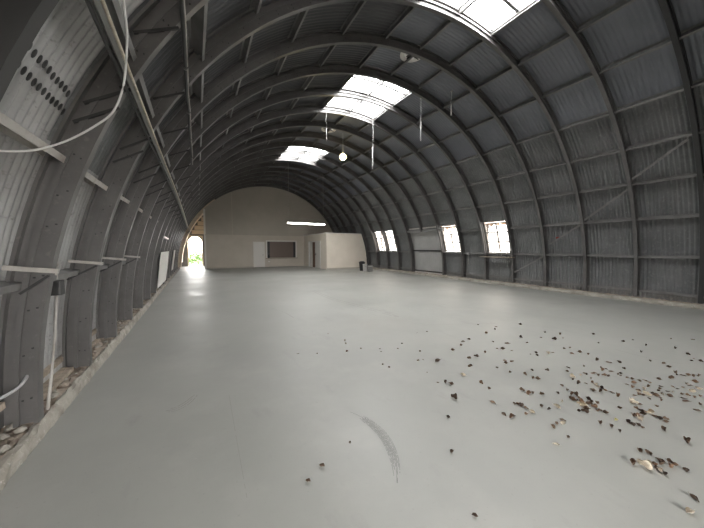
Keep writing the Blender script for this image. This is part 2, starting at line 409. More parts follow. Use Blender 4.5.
# ------------------------------------------------------------------ windows on the curved wall
def window(n, k, lead=.14):
    root = struct(empty('window_%d' % n, P(6.36, 11, yr(k)))); inv = Matrix.Translation(-root.location)
    ya, yb = yr(k) + lead, yr(k + 1) - .05
    lo, hi = P(6.43, 11.1, 0), P(6.43, 22.4, 0)
    def pt(u, v, off=0):
        p = lo.lerp(hi, v); nrm = Vector((-(hi - lo).z, 0, (hi - lo).x)).normalized()
        return Vector((p.x, 0, p.z)) + nrm * off + Vector((0, ya + (yb - ya) * u, 0))
    up = Vector((1, 0, .25))
    bm = bmesh.new()
    for u in (.015, .985): beam(bm, pt(u, 0), pt(u, 1), .045, .06, up)
    for v in (0.012, .988): beam(bm, pt(0, v), pt(1, v), .05, .06, up)
    bm.transform(inv); struct(obj('window_frame', bm, M['pale_steel'], root))
    bm = bmesh.new()
    beam(bm, pt(.5, 0), pt(.5, 1), .05, .04, up)
    for v in (.34, .67): beam(bm, pt(0, v), pt(1, v), .05, .04, up)
    bm.transform(inv); struct(obj('glazing_bars', bm, M['purlin'], root))
    bm = bmesh.new(); vs = [bm.verts.new(pt(u, v, -.005)) for u, v in ((.02, .02), (.98, .02), (.98, .98), (.02, .98))]; bm.faces.new(vs)
    bm.transform(inv); struct(obj('window_pane', bm, M['window_pane'], root))
    bm = bmesh.new(); s0 = pt(0, -.04)
    box(bm, s0.x - .16, s0.x + .03, ya - .02, yb + .02, s0.z - .03, s0.z); 
    bm.transform(inv); struct(obj('window_sill', bm, M['pale_steel'], root))
for n, k, ld in ((1, 4, .12), (2, 6, .15), (3, 10, .38), (4, 11, .26)): window(n, k, ld)
# dark dabs standing in for lap-joint shadows, on two lines across the nearest pale sheets
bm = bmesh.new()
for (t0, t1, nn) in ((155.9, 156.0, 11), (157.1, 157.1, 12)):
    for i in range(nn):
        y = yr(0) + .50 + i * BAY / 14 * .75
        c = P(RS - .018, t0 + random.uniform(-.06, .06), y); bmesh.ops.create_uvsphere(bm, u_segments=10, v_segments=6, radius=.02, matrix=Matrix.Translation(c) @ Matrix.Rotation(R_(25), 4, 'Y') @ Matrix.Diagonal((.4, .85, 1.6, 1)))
q = obj('lap_shadow', bm, M['dark_steel'], wl); q['kind'] = 'stuff'
# little shelf below the first window
root = empty('wall_shelf', (11.0, yr(4) + .6, 1.12))
obj('board', bbox(-.13, .12, -.72, .72, -.015, .015), M['timber'], root)
for s in (-.5, .5):
    bm = bmesh.new(); beam(bm, (.12, s, -.02), (.12, s, -.2), .02, .02); beam(bm, (.12, s, -.2), (-.1, s, -.02), .02, .02); obj('bracket', bm, M['purlin'], root)
tag(root, 'narrow shelf board fixed under the single window closest to the entrance', 'shelf')

# ------------------------------------------------------------------ loading door on the curved wall
root = struct(empty('door_1', (11.1, yr(8), 0)))
inv = Matrix.Translation(-root.location)
def wave_panel(k, t0, t1):
    bm = bmesh.new(); g = []
    a, b = P(6.45, t0, 0), P(6.45, t1, 0)
    for j in range(3):
        p = a.lerp(b, j / 2)
        g.append([bm.verts.new((p.x + .006 * math.sin(i * math.pi / 3), k[0] + (k[1] - k[0]) * i / 96, p.z)) for i in range(97)])
    for j in range(2):
        for i in range(96): bm.faces.new((g[j][i], g[j][i + 1], g[j + 1][i + 1], g[j + 1][i])).smooth = True
    return bm
M['door_sheet'] = mat('door_sheet', (.42, .42, .41), .5, .1, noise=(1.3, (.34, .34, .33), .4, .7))
ya, yb = yr(7) - .03, yr(9) + .03
bm = wave_panel((ya, yb), -.9, 11.0); bm.transform(inv); struct(obj('lower_panel', bm, M['door_sheet'], root))
bm = wave_panel((ya, yb), 10.9, 21.6); bm.transform(inv); struct(obj('upper_panel', bm, M['door_sheet'], root))
bm = bmesh.new(); beam(bm, P(6.4, 11.1, ya + .06), P(6.4, 11.1, yb - .06), .08, .08); beam(bm, P(6.4, .6, ya + .06), P(6.4, .6, yb - .06), .08, .07)
bm.transform(inv); struct(obj('door_rail', bm, M['dark_steel'], root))
bm = bmesh.new(); beam(bm, P(6.24, 21.8, yr(7) - .3), P(6.24, 21.8, yr(9) + .05), .1, .1); bm.transform(inv); struct(obj('door_header', bm, M['purlin'], root))
bm = bmesh.new(); beam(bm, P(6.24, 23.2, yr(7) + .1), P(6.24, 23.2, yr(8) - .1), .06, .06); beam(bm, P(6.24, 23.2, yr(8) + .1), P(6.24, 23.2, yr(9) - .25), .06, .06)
bm.transform(inv); struct(obj('door_track', bm, M['pale_steel'], root))

# ------------------------------------------------------------------ diagonal braces on the window wall
def brace(pts, label):
    bm = bmesh.new()
    for a, b in zip(pts, pts[1:]): beam(bm, P(6.2, a[1], yr(a[0])), P(6.2, b[1], yr(b[0])), .05, .03, (1, 0, .3))
    tag(obj('diagonal_brace', bm, M['brace']), label, 'brace', 'diagonal braces on the window wall')
brace([(1.95, 21.5), (1.02, 29.2)], 'diagonal steel brace in the bay nearest the entrance but one, above head height')
brace([(3.95, 3.8), (3.05, 10)], 'diagonal steel brace low in the bay beside the shelf window, rising toward the entrance')
brace([(2.85, 14.2), (2.05, 20.2)], 'diagonal steel brace beside the small red tag')
brace([(.95, 31.5), (.1, 38.6)], 'diagonal steel brace highest on the window wall near the entrance')
o = empty('red_tag', P(6.3, 16.1, yr(2.66)))
obj('tag_plate', bbox(-.012, .012, -.05, .05, -.03, .03, .004), M['red'], o)
bm = bmesh.new(); tube(bm, [(.0, 0, 0), (.03, 0, .12)], .004); obj('wire', bm, M['dark_steel'], o)
tag(o, 'small red tag fixed on the corrugated window wall by a brace', 'tag')
o = empty('junction_box', P(6.26, 10.4, yr(5.75)))
obj('cover', bbox(-.04, .03, -.06, .06, -.06, .06, .01), M['grey_plastic'], o)
bm = bmesh.new(); tube(bm, [(.0, 0, -.05), (.02, 0, -.5)], .01); obj('conduit', bm, M['pale_steel'], o)
tag(o, 'small grey junction box on the rail between the two single windows', 'junction box')

# ------------------------------------------------------------------ end wall, cubicle, passage
def arch_plate(bm, y0, y1, r, z0, z1, x0=None, holes=(), n=60, mi=0):
    """vertical plate bounded by the arch; holes = (xa, xb, za, zb)"""
    xs = set(); 
    a0 = XC - math.sqrt(max(r * r - (z0 - ZC) ** 2, 0)); a1 = XC + math.sqrt(max(r * r - (z0 - ZC) ** 2, 0))
    x0 = a0 if x0 is None else max(x0, a0)
    for i in range(n + 1): xs.add(round(XC - r * math.cos(math.pi * i / n), 4))
    xs |= {round(x0, 4), round(a1, 4)}
    for h in holes: xs |= {h[0], h[1]}
    xs = sorted(x for x in xs if x0 - 1e-6 <= x <= a1 + 1e-6)
    top = lambda x: min(z1, ZC + math.sqrt(max(r * r - (x - XC) ** 2, 0)))
    for a, b in zip(xs, xs[1:]):
        m = (a + b) / 2; spans = [(z0, None)]
        for h in holes:
            if h[0] <= m <= h[1]: spans = [(z0, h[2]), (h[3], None)]
        for lo, hi in spans:
            ta, tb = (top(a), top(b)) if hi is None else (hi, hi)
            if ta <= lo + 1e-4 and tb <= lo + 1e-4: continue
            if hi is not None and hi - lo < 1e-3: continue
            v = [bm.verts.new(c) for c in ((a, y0, lo), (b, y0, lo), (b, y0, max(tb, lo)), (a, y0, max(ta, lo)), (a, y1, lo), (b, y1, lo), (b, y1, max(tb, lo)), (a, y1, max(ta, lo)))]
            for q in ((0, 1, 2, 3), (7, 6, 5, 4), (4, 5, 1, 0), (3, 2, 6, 7), (0, 3, 7, 4), (2, 1, 5, 6)):
                f = bm.faces.new([v[i] for i in q]); f.material_index = mi
DX0, DX1, DZ = 3.8, 4.6, 1.93
HX0, HX1, HZ0, HZ1 = 4.82, 7.12, .72, 2.0
bm = bmesh.new(); arch_plate(bm, YE - .02, YE + .1, 6.13, 0, 2.45, .5, ((DX0, DX1, 0, DZ), (HX0, HX1, HZ0, HZ1)))
struct(obj('wall_end', bm, M['cream']))
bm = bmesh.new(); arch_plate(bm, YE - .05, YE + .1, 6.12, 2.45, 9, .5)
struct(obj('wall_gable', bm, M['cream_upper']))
struct(obj('trim_3', bbox(.5, 9.6, YE - .075, YE - .05, 2.4, 2.46), M['cream']))
struct(obj('trim_4', bbox(2.3, 2.33, YE - .06, YE - .05, 2.46, 5.5), M['cream']))
struct(obj('trim_5', bbox(.44, .56, YE - .06, YE + .14, 0, 4.25), M['white_paint']))
struct(obj('baseboard_end', bbox(.58, 3.78, YE - .045, YE - .02, 0, .08), M['cream_upper']))
# cream door
root = struct(empty('door_2', (DX0, YE, 0)))
def sub(name, x0, x1, y0, y1, z0, z1, m, bev=0):
    return struct(obj(name, bbox(x0 - DX0, x1 - DX0, y0 - YE, y1 - YE, z0, z1, bev), M[m], root))
sub('door_leaf', DX0 + .04, DX1 - .04, YE, YE + .04, .01, DZ - .04, 'white_paint')
bm = bmesh.new(); box(bm, -.03, .04, -.04, .06, 0, DZ); box(bm, DX1 - DX0 - .04, DX1 - DX0 + .03, -.04, .06, 0, DZ); box(bm, -.03, DX1 - DX0 + .03, -.04, .06, DZ - .04, DZ + .04)
struct(obj('door_frame', bm, M['white_paint'], root))
bm = bmesh.new(); lathe(bm, [(.001, -.02), (.028, -.015), (.028, .015), (.001, .02)], (0, 0, 0), 14); bm.transform(Matrix.Translation((DX1 - DX0 - .11, -.03, .95)) @ Matrix.Rotation(R_(90), 4, 'X'))
struct(obj('door_handle', bm, M['dark_steel'], root))
# serving hatch with roller shutter
root = struct(empty('window_5', (HX0, YE, HZ0)))
W, H = HX1 - HX0, HZ1 - HZ0
bm = bmesh.new(); box(bm, -.09, 0, -.06, .1, -.02, H + .09); box(bm, W, W + .09, -.06, .1, -.02, H + .09); box(bm, -.0, W, -.06, .1, H, H + .09)
struct(obj('window_frame', bm, M['white_paint'], root))
struct(obj('counter_ledge', bbox(-.12, W + .12, -.16, .12, -.07, -.02), M['timber'], root))
bm = bmesh.new()
n = 22
for i in range(n):
    z = .0 + H * i / n; box(bm, .22, W - .18, .05, .062, z, z + H / n * .82)
box(bm, .22, W - .18, .066, .07, 0, H)
struct(obj('roller_shutter', bm, M['roller'], root))
struct(obj('window_panel', bbox(.0, .22, .05, .09, 0, H), M['dark_steel'], root))
struct(obj('window_board', bbox(W - .18, W, .05, .09, 0, H), M['dark_steel'], root))
struct(obj('window_back', bbox(0, W, .085, .095, 0, H), M['dark_steel'], root))
o = empty('bottle', (HX0 + .1, YE - .08, HZ0 - .02))
bm = bmesh.new(); lathe(bm, [(.001, 0), (.05, .0), (.052, .2), (.02, .27), (.02, .31), (.001, .31)], (0, 0, 0), 16); obj('body', bm, M['black_plastic'], o)
bm = bmesh.new(); lathe(bm, [(.001, .31), (.023, .31), (.023, .34), (.001, .34)], (0, 0, 0), 12); obj('cap', bm, M['grey_plastic'], o)
tag(o, 'dark bottle standing on the ledge of the serving hatch', 'bottle')
o = tag(obj('socket', bbox(-.06, .06, -.02, 0, -.04, .04, .006), M['white_plastic']), 'white wall socket low on the end wall between the door and hatch', 'socket')
o.location = (4.95, YE - .022, .42)

# cubicle
CX, CY, CZ = 7.84, 17.9, 2.5
bm = bmesh.new(); xs = []
def cub_front(bm, y0, y1):
    r = 6.12; zs = [0, .1, .4, .8, 1.2, 1.6, 2.0, CZ]
    for a, b in zip(zs, zs[1:]):
        xa, xb = XC + math.sqrt(r * r - (a - ZC) ** 2), XC + math.sqrt(r * r - (b - ZC) ** 2)
        v = [bm.verts.new(c) for c in ((CX, y0, a), (xa, y0, a), (xb, y0, b), (CX, y0, b), (CX, y1, a), (xa, y1, a), (xb, y1, b), (CX, y1, b))]
        for q in ((0, 1, 2, 3), (7, 6, 5, 4), (4, 5, 1, 0), (3, 2, 6, 7), (0, 3, 7, 4), (2, 1, 5, 6)): bm.faces.new([v[i] for i in q])
cub_front(bm, CY, CY + .1); struct(obj('wall_cubicle_front', bm, M['cubicle']))
QY0, QY1, QZ = 19.0, 21.4, 1.95
bm = bmesh.new(); box(bm, CX, CX + .1, CY + .1, QY0, 0, CZ); box(bm, CX, CX + .1, QY1, YE - .06, 0, CZ); box(bm, CX, CX + .1, QY0, QY1, QZ, CZ)
struct(obj('wall_cubicle_side', bm, M['cubicle']))
struct(obj('ceiling_cubicle', bbox(CX - .03, 10.6, CY - .03, YE - .06, CZ, CZ + .05), M['white_paint']))
struct(obj('baseboard_cubicle', bbox(CX + .02, 10.9, CY - .02, CY, 0, .09), M['cream_upper']))
root = struct(empty('door_3', (CX, QY0, 0)))
bm = bmesh.new(); box(bm, -.03, .11, -.05, 0.03, 0, QZ); box(bm, -.03, .11, QY1 - QY0 - .03, QY1 - QY0 + .05, 0, QZ); box(bm, -.03, .11, -.05, QY1 - QY0 + .05, QZ, QZ + .07)
struct(obj('door_frame', bm, M['white_paint'], root))
struct(obj('door_leaf', bbox(.03, .07, .03, 1.15, .01, QZ - .01), M['white_paint'], root))
struct(obj('side_panel', bbox(.03, .07, 1.75, 2.37, .01, QZ - .01), M['white_paint'], root))
bm = bmesh.new(); box(bm, -.01, .03, .95, .98, .95, 1.08); struct(obj('door_handle', bm, M['dark_steel'], root))
struct(obj('added_gap_panel', bbox(.05, .08, 1.14, 1.76, .01, QZ - .01), M['added_panel_brown'], root))  # brown panel added flush in the doorway, in place of the unlit gap behind

# passage: floor sill, back wall with opening, tan boarding
bm = bmesh.new(); arch_plate(bm, YB, YB + .1, 6.3, 0, 9, None, ((-.62, .34, 0, 2.4),)); struct(obj('wall_back', bm, M['rib']))
for i in range(5):
    z = 2.62 + .36 * i
    xl = XC - math.sqrt(6.05 ** 2 - (z + .3 - ZC) ** 2)
    struct(obj('trim_%d' % (6 + i), bbox(xl, 3.4, YB - .05, YB - .005, z, z + .33), M['tan_wood']))
bm = bmesh.new(); arc_beam(bm, 5.98, 6.2, YE - .03, YE + .12, 179.6, 128, 40); struct(obj('trim_11', bm, M['tan_wood']))
bm = bmesh.new(); arc_beam(bm, 6.06, 6.13, YE + .14, YB - .06, 177.5, 128, 40); struct(obj('trim_12', bm, M['tan_wood']))
bm = bmesh.new(); box(bm, -.7, -.62, YB - .06, YB + .12, 0, 2.4); box(bm, .34, .44, YB - .06, YB + .12, 0, 2.4); box(bm, -.7, .44, YB - .06, YB + .12, 2.38, 2.5)
for sx, cx in ((1, -.62), (-1, .34)):
    for i in range(4):
        box(bm, min(cx, cx + sx * (.26 - .065 * i)), max(cx, cx + sx * (.26 - .065 * i)), YB - .02, YB + .08, 2.38 - .035 * (i + 1) * (1 + .35 * i), 2.4)
r = struct(obj('door_4', bm, M['tan_wood']))
bm = bmesh.new(); arch_plate(bm, YE + .1, YE + .12, 6.1, 0, 9, .6); struct(obj('wall_passage', bm, M['tan_wood']))

# unseen front end wall; its doorway behind the camera is sized for the daylight it lets in
bm = bmesh.new(); arch_plate(bm, YA - .1, YA, 6.38, 0, 9, None, ((.2, 1.8, 0, 2.3),)); struct(obj('unseen_wall_front', bm, M['sheet_wall']))

# ------------------------------------------------------------------ lamps and hanging things
root = empty('pendant_bulb', (5.53, 10.85, 5.36))
bm = bmesh.new(); bmesh.ops.create_uvsphere(bm, u_segments=20, v_segments=12, radius=.14); obj('bulb', bm, M['bulb'], root, True)  # globe enlarged so its shape takes in the warm halo around the bulb
bm = bmesh.new(); lathe(bm, [(.03, .07), (.035, .16), (.02, .2), (.001, .2)], (0, 0, 0), 16); obj('lamp_holder', bm, M['white_plastic'], root)
bm = bmesh.new(); tube(bm, [(0, 0, .2), (0, 0, .98)], .008); obj('cord', bm, M['white_cable'], root)
tag(root, 'round warm glowing bulb hanging on a cord past the middle skylight', 'pendant lamp')
TY, TX0, TX1, TZ = 16.5, 4.69, 7.13, 2.97
root = empty('tube_light', ((TX0 + TX1) / 2, TY, TZ)); hw = (TX1 - TX0) / 2
for s in (-1, 1):
    bm = bmesh.new(); tube(bm, [(s * .02, 0, 0), (s * (hw - .03), 0, 0)], .032, 12); tb = obj('tube', bm, M['tube_light'], root)
    bm = bmesh.new(); tube(bm, [(s * (hw - .03), 0, 0), (s * hw, 0, 0)], .036, 12); obj('end_cap', bm, M['white_plastic'], tb)
obj('housing', bbox(-hw, hw, -.04, .04, .035, .085), M['white_paint'], root)
for s in (-1, 1):
    x = s * (hw - .12); zt = ZC + math.sqrt(RS ** 2 - ((TX0 + TX1) / 2 + x - XC) ** 2) - TZ - .03
    bm = bmesh.new(); tube(bm, [(x, 0, .08), (x, 0, zt)], .009); obj('suspension_wire', bm, M['pale_steel'], root)
tag(root, 'long white fluorescent tube light hung on two wires in front of end wall', 'fluorescent light')
def hanging(x, y, z0, z1, rr, label, twist=True):
    root = empty('hanging_wire', (x, y, z1))
    pts = [(random.uniform(-.012, .012), random.uniform(-.012, .012), -(z1 - z0) * i / 7) for i in range(8)]; pts[0] = (0, 0, 0)
    bm = bmesh.new(); tube(bm, smooth_pts(pts, 4), rr * .5, 7); obj('wire', bm, M['white_cable'], root)
    bm = bmesh.new(); tube(bm, [(pts[-1][0], pts[-1][1], pts[-1][2] + .45 * (z1 - z0)), pts[-1]], rr, 7); obj('loose_end', bm, M['white_plastic'], root)
    bm = bmesh.new(); tube(bm, [(0, -.03, .01), (0, .03, .01)], .02, 8); obj('hook', bm, M['pale_steel'], root)
    tag(root, label, 'hanging wire', 'loose wires hanging from the roof')
hanging(6.3, 6.95, 4.9, 6.2, .012, 'pale wire dangling straight down by the corner of the middle skylight')
hanging(6.66, 6.05, 5.4, 6.08, .014, 'short pale wire hanging nearest the entrance, right of the round ventilator')
hanging(5.84, 9.0, 4.45, 6.26, .012, 'longest pale wire, hanging beyond the middle skylight next to the bulb')
hanging(4.06, 9.23, 5.23, 6.2, .01, 'pale wire hanging off the far corner of the middle skylight, away from the windows')

# conduits along the ribs
bm = bmesh.new(); RC = 6.105
y = YA + .1; pts = [P(RC, 145.95 + random.uniform(-.12, .12), YA + .1 + i * .6) for i in range(int((8.7 - YA) / .6))] 
root = empty('conduit_pipe', (0, 0, 0)); tube(bm, pts, .019, 10); obj('pipe', bm, M['dark_steel'], root)
bm = bmesh.new()
bm.free()
for p in pts[1::2]:
    bm = bmesh.new(); tube(bm, [p + Vector((0, -.02, 0)), p + Vector((0, .02, 0))], .027, 10); obj('clamp', bm, M['rib'], root)
bm = bmesh.new(); tube(bm, [p + Vector((.02, 0, .004)) for p in pts], .007, 8); obj('cable', bm, M['pale_steel'], root)
tag(root, 'dark round pipe with clamps, running along the ribs above the trunking', 'pipe')
root = empty('cable_trunking', (0, 0, 0)); pts = [P(6.105, 153.1, YA + .1), P(6.105, 153.2, 4), P(6.105, 153.0, 9), P(6.105, 153.3, 14), P(6.1, 154.2, 20.6)]
bm = bmesh.new()
for a, b in zip(pts, pts[1:]): beam(bm, a, b, .05, .028, (1, 0, .5))
obj('channel', bm, M['purlin'], root)
bm = bmesh.new(); tube(bm, [p + Vector((.025, 0, .02)) for p in smooth_pts(pts, 6)], .011, 8); obj('conduit', bm, M['conduit'], root)
bm = bmesh.new(); tube(bm, [p + Vector((-.035, 0, -.02)) for p in smooth_pts(pts, 6)], .012, 8); obj('cable', bm, M['dark_steel'], root)
bm = bmesh.new(); e = pts[-1]
tube(bm, smooth_pts([e, e + Vector((.12, .1, -.15)), e + Vector((-.02, .15, -.3)), e + Vector((.14, .0, -.22)), e + Vector((.02, -.1, -.4))], 6), .02, 7); obj('loose_cable', bm, M['pale_steel'], root)
bm = bmesh.new()
tag(root, 'long pale cable trunking sloping along the ribs with a yellowish conduit', 'trunking')
bm.free()
# drooping cable, from the trunking near the entrance down to the sheets
loop = [(-.42, 1.55, 3.1), (-.40, 1.75, 2.72), (-.47, 1.72, 2.45), (-.62, 1.62, 2.25), (-.78, 1.5, 2.14), (-.95, 1.36, 2.07), (-1.1, 1.2, 2.04), (-1.22, 1.0, 2.05)]
CAM = Vector((0, 0, 1.5184)); YAW, PIT = .5029, -.0582
F_ = Vector((math.sin(YAW) * math.cos(PIT), math.cos(YAW) * math.cos(PIT), math.sin(PIT))); RR_ = Vector((math.cos(YAW), -math.sin(YAW), 0)); UU_ = RR_.cross(F_)
def ray(u, v): return F_ + RR_ * (u - 352) / 280.96 + UU_ * (264 - v) / 280.96
def at_depth(u, v, d): return CAM + ray(u, v) * d
def on_floor(u, v): d = ray(u, v); return CAM + d * (-CAM.z / d.z)
pts = [(119, -25, 1.62), (123.5, 0, 1.62), (126.5, 25, 1.65), (127, 45, 1.68), (123.5, 85, 1.72), (113.5, 111, 1.75), (96.6, 125, 1.75), (71, 139, 1.75), (48, 147, 1.7), (28, 151, 1.65), (0, 151, 1.58), (-25, 149, 1.5)]
bm = bmesh.new(); tube(bm, smooth_pts([at_depth(*p) for p in pts], 6), .006, 8)
tag(obj('drooping_cable', bm, M['white_cable'], None), 'thin pale cable drooping in a loop in front of the first ribs', 'cable')
# switch box with its conduit on the lower sheets
root = empty('switch_box', (-1.2, 3.75, 1.13))
obj('cover', bbox(-.04, .04, -.055, .055, -.07, .07, .01), M['dark_steel'], root)
bm = bmesh.new(); tube(bm, smooth_pts([(0, 0, .08), (.0, -.01, .18), (.03, -.05, .24), (.02, -.1, .26)], 5), .011, 8); obj('upper_conduit', bm, M['pale_steel'], root)
bm = bmesh.new(); tube(bm, [(0, -.03, -.07), (.0, -.12, -.45), (.01, -.25, -.75), (.02, -.4, -1.02)], .012, 8); obj('lower_conduit', bm, M['pale_steel'], root)
tag(root, 'dark switch box with a pale conduit, between the first and second rib feet', 'switch box')
bm = bmesh.new(); tube(bm, smooth_pts([(-1.38, 2.5, .42), (-1.32, 2.85, .42), (-1.22, 3.06, .46), (-1.2, 3.2, .58), (-1.19, 3.24, .75)], 6), .012, 8)
tag(obj('bent_cable', bm, M['grey_plastic']), 'dark cable bending across the foot of the widest rib', 'cable')
for (a, b), lab in (( ((-1.37, 3.3, .14), (-1.35, 4.28, .15)), 'pale timber batten lying on the rubble by the second rib foot, tight against the sheeting'),
                 (((-1.30, 3.35, .14), (-1.29, 4.25, .15)), 'pale timber batten lying on the rubble by the second rib foot, nearer the kerb'),
                 (((-1.36, 4.5, .14), (-1.33, 5.4, .15)), 'short pale timber batten lying on the rubble before the third rib foot')):
    bm = bmesh.new(); beam(bm, a, b, .05, .04); tag(obj('batten', bm, M['timber']), lab, 'batten', 'battens on the rubble ledge')
bm = bmesh.new(); beam(bm, (-1.37, 2.1, .3), (-1.3, 3.0, .36), .05, .05)
tag(obj('batten', bm, M['timber']), 'pale steel-like batten leaning behind the widest rib foot', 'batten', 'battens on the rubble ledge')
# rubble stones
stones = []
for q in range(3):
    bm = bmesh.new(); bmesh.ops.create_icosphere(bm, subdivisions=1, radius=.03)
    for v in bm.verts: v.co = Vector((v.co.x * random.uniform(.7, 1.5), v.co.y * random.uniform(.7, 1.5), v.co.z * random.uniform(.4, .8)))
    stones.append(obj('stone', bm, [M['concrete'], M['rubble_dirt'], M['concrete']][q]))
for i in range(170):
    s = stones[i % 3] if i < 3 else stones[i % 3].copy()
    if i >= 3: COL.objects.link(s)
    y = 2.0 + 13 * random.random() ** 1.8
    s.location = (random.uniform(-1.37, -1.22), y, .115); s.rotation_euler = (0, 0, random.uniform(0, 6)); k = random.uniform(.4, 1.3); s.scale = (k, k, k)
    tag(s, 'small broken stone lying in the rubble on the dirt ledge behind the kerb', 'stone', 'stones in the rubble ledge')

# boards on the conduit side near the back
for a, b, y0, y1, lab in ((.28, 1.38, 10.3, 12.9, 'large white board leaning on the ribs at the far end of the conduit side'), (.45, 1.4, 15.6, 16.5, 'narrow white board propped on the ribs close to the passage')):
    bm = bmesh.new(); p, q = XC - math.sqrt(6.1 ** 2 - (a - ZC) ** 2), XC - math.sqrt(6.1 ** 2 - (b - ZC) ** 2)
    beam(bm, (p, (y0 + y1) / 2, a), (q, (y0 + y1) / 2, b), y1 - y0, .02, (1, 0, 0))
    tag(obj('white_board', bm, M['white_paint']), lab, 'board')
bm = bmesh.new(); beam(bm, (-.93, 10.8, 1.86), (-.93, 12.2, 1.84), .06, .05)
tag(obj('lamp_batten', bm, M['white_plastic']), 'short white batten fitting on the ribs above the large white board', 'light fitting')

# bin and buckets by the cubicle
root = empty('waste_bin', (9.5, 15.9, 0))
bm = bmesh.new(); lathe(bm, [(.001, 0), (.15, 0), (.19, .5), (.2, .52), (.001, .52)], (0, 0, 0), 24); obj('body', bm, M['black_plastic'], root)
bm = bmesh.new(); lathe(bm, [(.001, .52), (.21, .52), (.21, .56), (.12, .62), (.001, .63)], (0, 0, 0), 24); obj('lid', bm, M['black_plastic'], root)
tag(root, 'black round waste bin against the corner of the cream cubicle', 'bin')
def bucket(x, y, r, h, m, label):
    root = empty('bucket', (x, y, 0))
    bm = bmesh.new(); lathe(bm, [(.001, 0), (r * .85, 0), (r, h), (r * 1.06, h), (r * 1.06, h - .03)], (0, 0, 0), 24); obj('body', bm, M[m], root)
    bm = bmesh.new(); lathe(bm, [(.001, h), (r * 1.05, h), (r * 1.05, h + .02), (.001, h + .02)], (0, 0, 0), 24); obj('lid', bm, M['white_plastic'], root)
    bm = bmesh.new(); tube(bm, [(r * 1.05 * math.cos(t), -.12 * math.sin(t) - r * .5 * math.sin(t), h - .03 - .1 * math.sin(t)) for t in [math.pi * i / 10 for i in range(11)]], .006, 6); obj('handle', bm, M['pale_steel'], root)
    tag(root, label, 'bucket', 'plastic buckets by the cubicle')
bucket(9.3, 15.2, .14, .46, 'white_plastic', 'white plastic bucket directly in front of the black bin')
bucket(9.6, 15.05, .17, .34, 'grey_plastic', 'low grey plastic bucket standing beside the white bucket')

# ------------------------------------------------------------------ tyre scuffs on the floor
def scuff(pts, w, label, n_lines=5, name='tyre_mark'):
    P3 = smooth_pts([on_floor(*p) for p in pts], 12); bm = bmesh.new()
    for l in range(n_lines):
        off = (l / max(1, n_lines - 1) - .5) * w; a0, a1 = random.uniform(0, .2), random.uniform(.75, 1)
        for i, (a, b) in enumerate(zip(P3, P3[1:])):
            t = i / len(P3)
            if t < a0 or t > a1 or random.random() < .12: continue
            d = (b - a).normalized(); s = Vector((-d.y, d.x, 0)); taper = .25 + 1.1 * math.sin(math.pi * min(1, t * .9 + .1)) ** .7 if n_lines > 1 else 1
            h = w / max(2, n_lines) * .2
            q = [Vector((*(c + s * (off * taper + e)).xy, .0012)) for c, e in ((a, -h), (b, -h), (b, h), (a, h))]
            bm.faces.new([bm.verts.new(x) for x in q])
    bmesh.ops.recalc_face_normals(bm, faces=bm.faces[:])
    for f in bm.faces:
        if f.normal.z < 0: f.normal_flip()
    fl = bpy.data.objects['floor']
    o = obj(name, bm, M['faint'] if name == 'faint_scuff' else M['scuff'], fl); o['label'] = label; return o
scuff([(349, 412), (362, 418), (375, 427), (385, 438), (392, 452), (396, 467), (397, 484)], .055, 'curved dark tyre scuff mark on the grey floor', 9)
scuff([(312, 290), (330, 298), (355, 305), (378, 311), (398, 317)], .1, 'long faint curved scuff across the floor', 2, 'faint_scuff')
scuff([(300, 292), (318, 291), (345, 288)], .1, 'faint straight scuff crossing the floor', 2, 'faint_scuff')
scuff([(272, 308), (285, 312), (296, 318)], .07, 'faint short scuff on the floor', 1, 'faint_scuff')
scuff([(165, 411), (176, 409), (187, 403), (196, 395)], .05, 'faint brownish curved scuff on the bare floor', 3, 'faint_scuff')
scuff([(228, 385), (234, 420), (243, 470), (252, 520)], .012, 'long hairline mark along the floor', 1, 'faint_scuff')
scuff([(415, 325), (455, 324), (500, 323)], .03, 'faint straight line across the floor', 1, 'faint_scuff')
scuff([(600, 345), (650, 358), (700, 366)], .03, 'faint brown line across the floor near the leaves', 1, 'faint_scuff')
scuff([(427, 292), (450, 290), (470, 288)], .1, 'faint scuff near the window wall', 2, 'faint_scuff')

# ------------------------------------------------------------------ fallen leaves
lm = {'dark': mat('leaf_dark', (.085, .06, .048), .7, noise=(60, (.1, .06, .035), .4, .6)),
      'brown': mat('leaf_brown', (.29, .2, .14), .65, noise=(60, (.09, .05, .03), .4, .6)),
      'rust': mat('leaf_rust', (.42, .28, .19), .65, noise=(60, (.14, .075, .04), .4, .6)),
      'pale': mat('leaf_pale', (.85, .8, .7), .6, noise=(50, (.45, .32, .2), .45, .65)),
      'yellow': mat('leaf_yellow', (.72, .66, .22), .6, noise=(50, (.8, .75, .45), .4, .6))}
def leaf_mesh(seed, m, curl, L=.95, Wd=.62):
    rnd = random.Random(seed); bm = bmesh.new(); n, w = 8, 3; rows = []
    for i in range(n + 1):
        t = i / n; half = Wd * (math.sin(math.pi * t ** .8) ** .9) * (1 + .12 * math.sin(9 * t + seed)) + .012
        row = []
        for j in range(-w, w + 1):
            q = j / w; x = (t - .5) * L; yy = q * half / 2
            z = curl * (q * q) * half * .9 + .22 * curl * math.sin(math.pi * t) * -1 + .25 * curl + .1 * curl * math.sin(7 * t + 3 * q + seed)
            row.append(bm.verts.new((x, yy * (1 - .3 * curl * q * q), z)))
        rows.append(row)
    for A, B in zip(rows, rows[1:]):
        for k in range(2 * w): bm.faces.new((A[k], B[k], B[k + 1], A[k + 1])).smooth = True
    # stalk
    tube(bm, [(-.5 * L, 0, .25 * curl), (-.62 * L, .03, .3 * curl), (-.72 * L, .05, .28 * curl)], .012, 5)
    zmin = min(v.co.z for v in bm.verts)
    for v in bm.verts: v.co.z -= zmin
    bmesh.ops.solidify(bm, geom=bm.faces[:], thickness=.012)
    return obj('fallen_leaf', bm, lm[m])
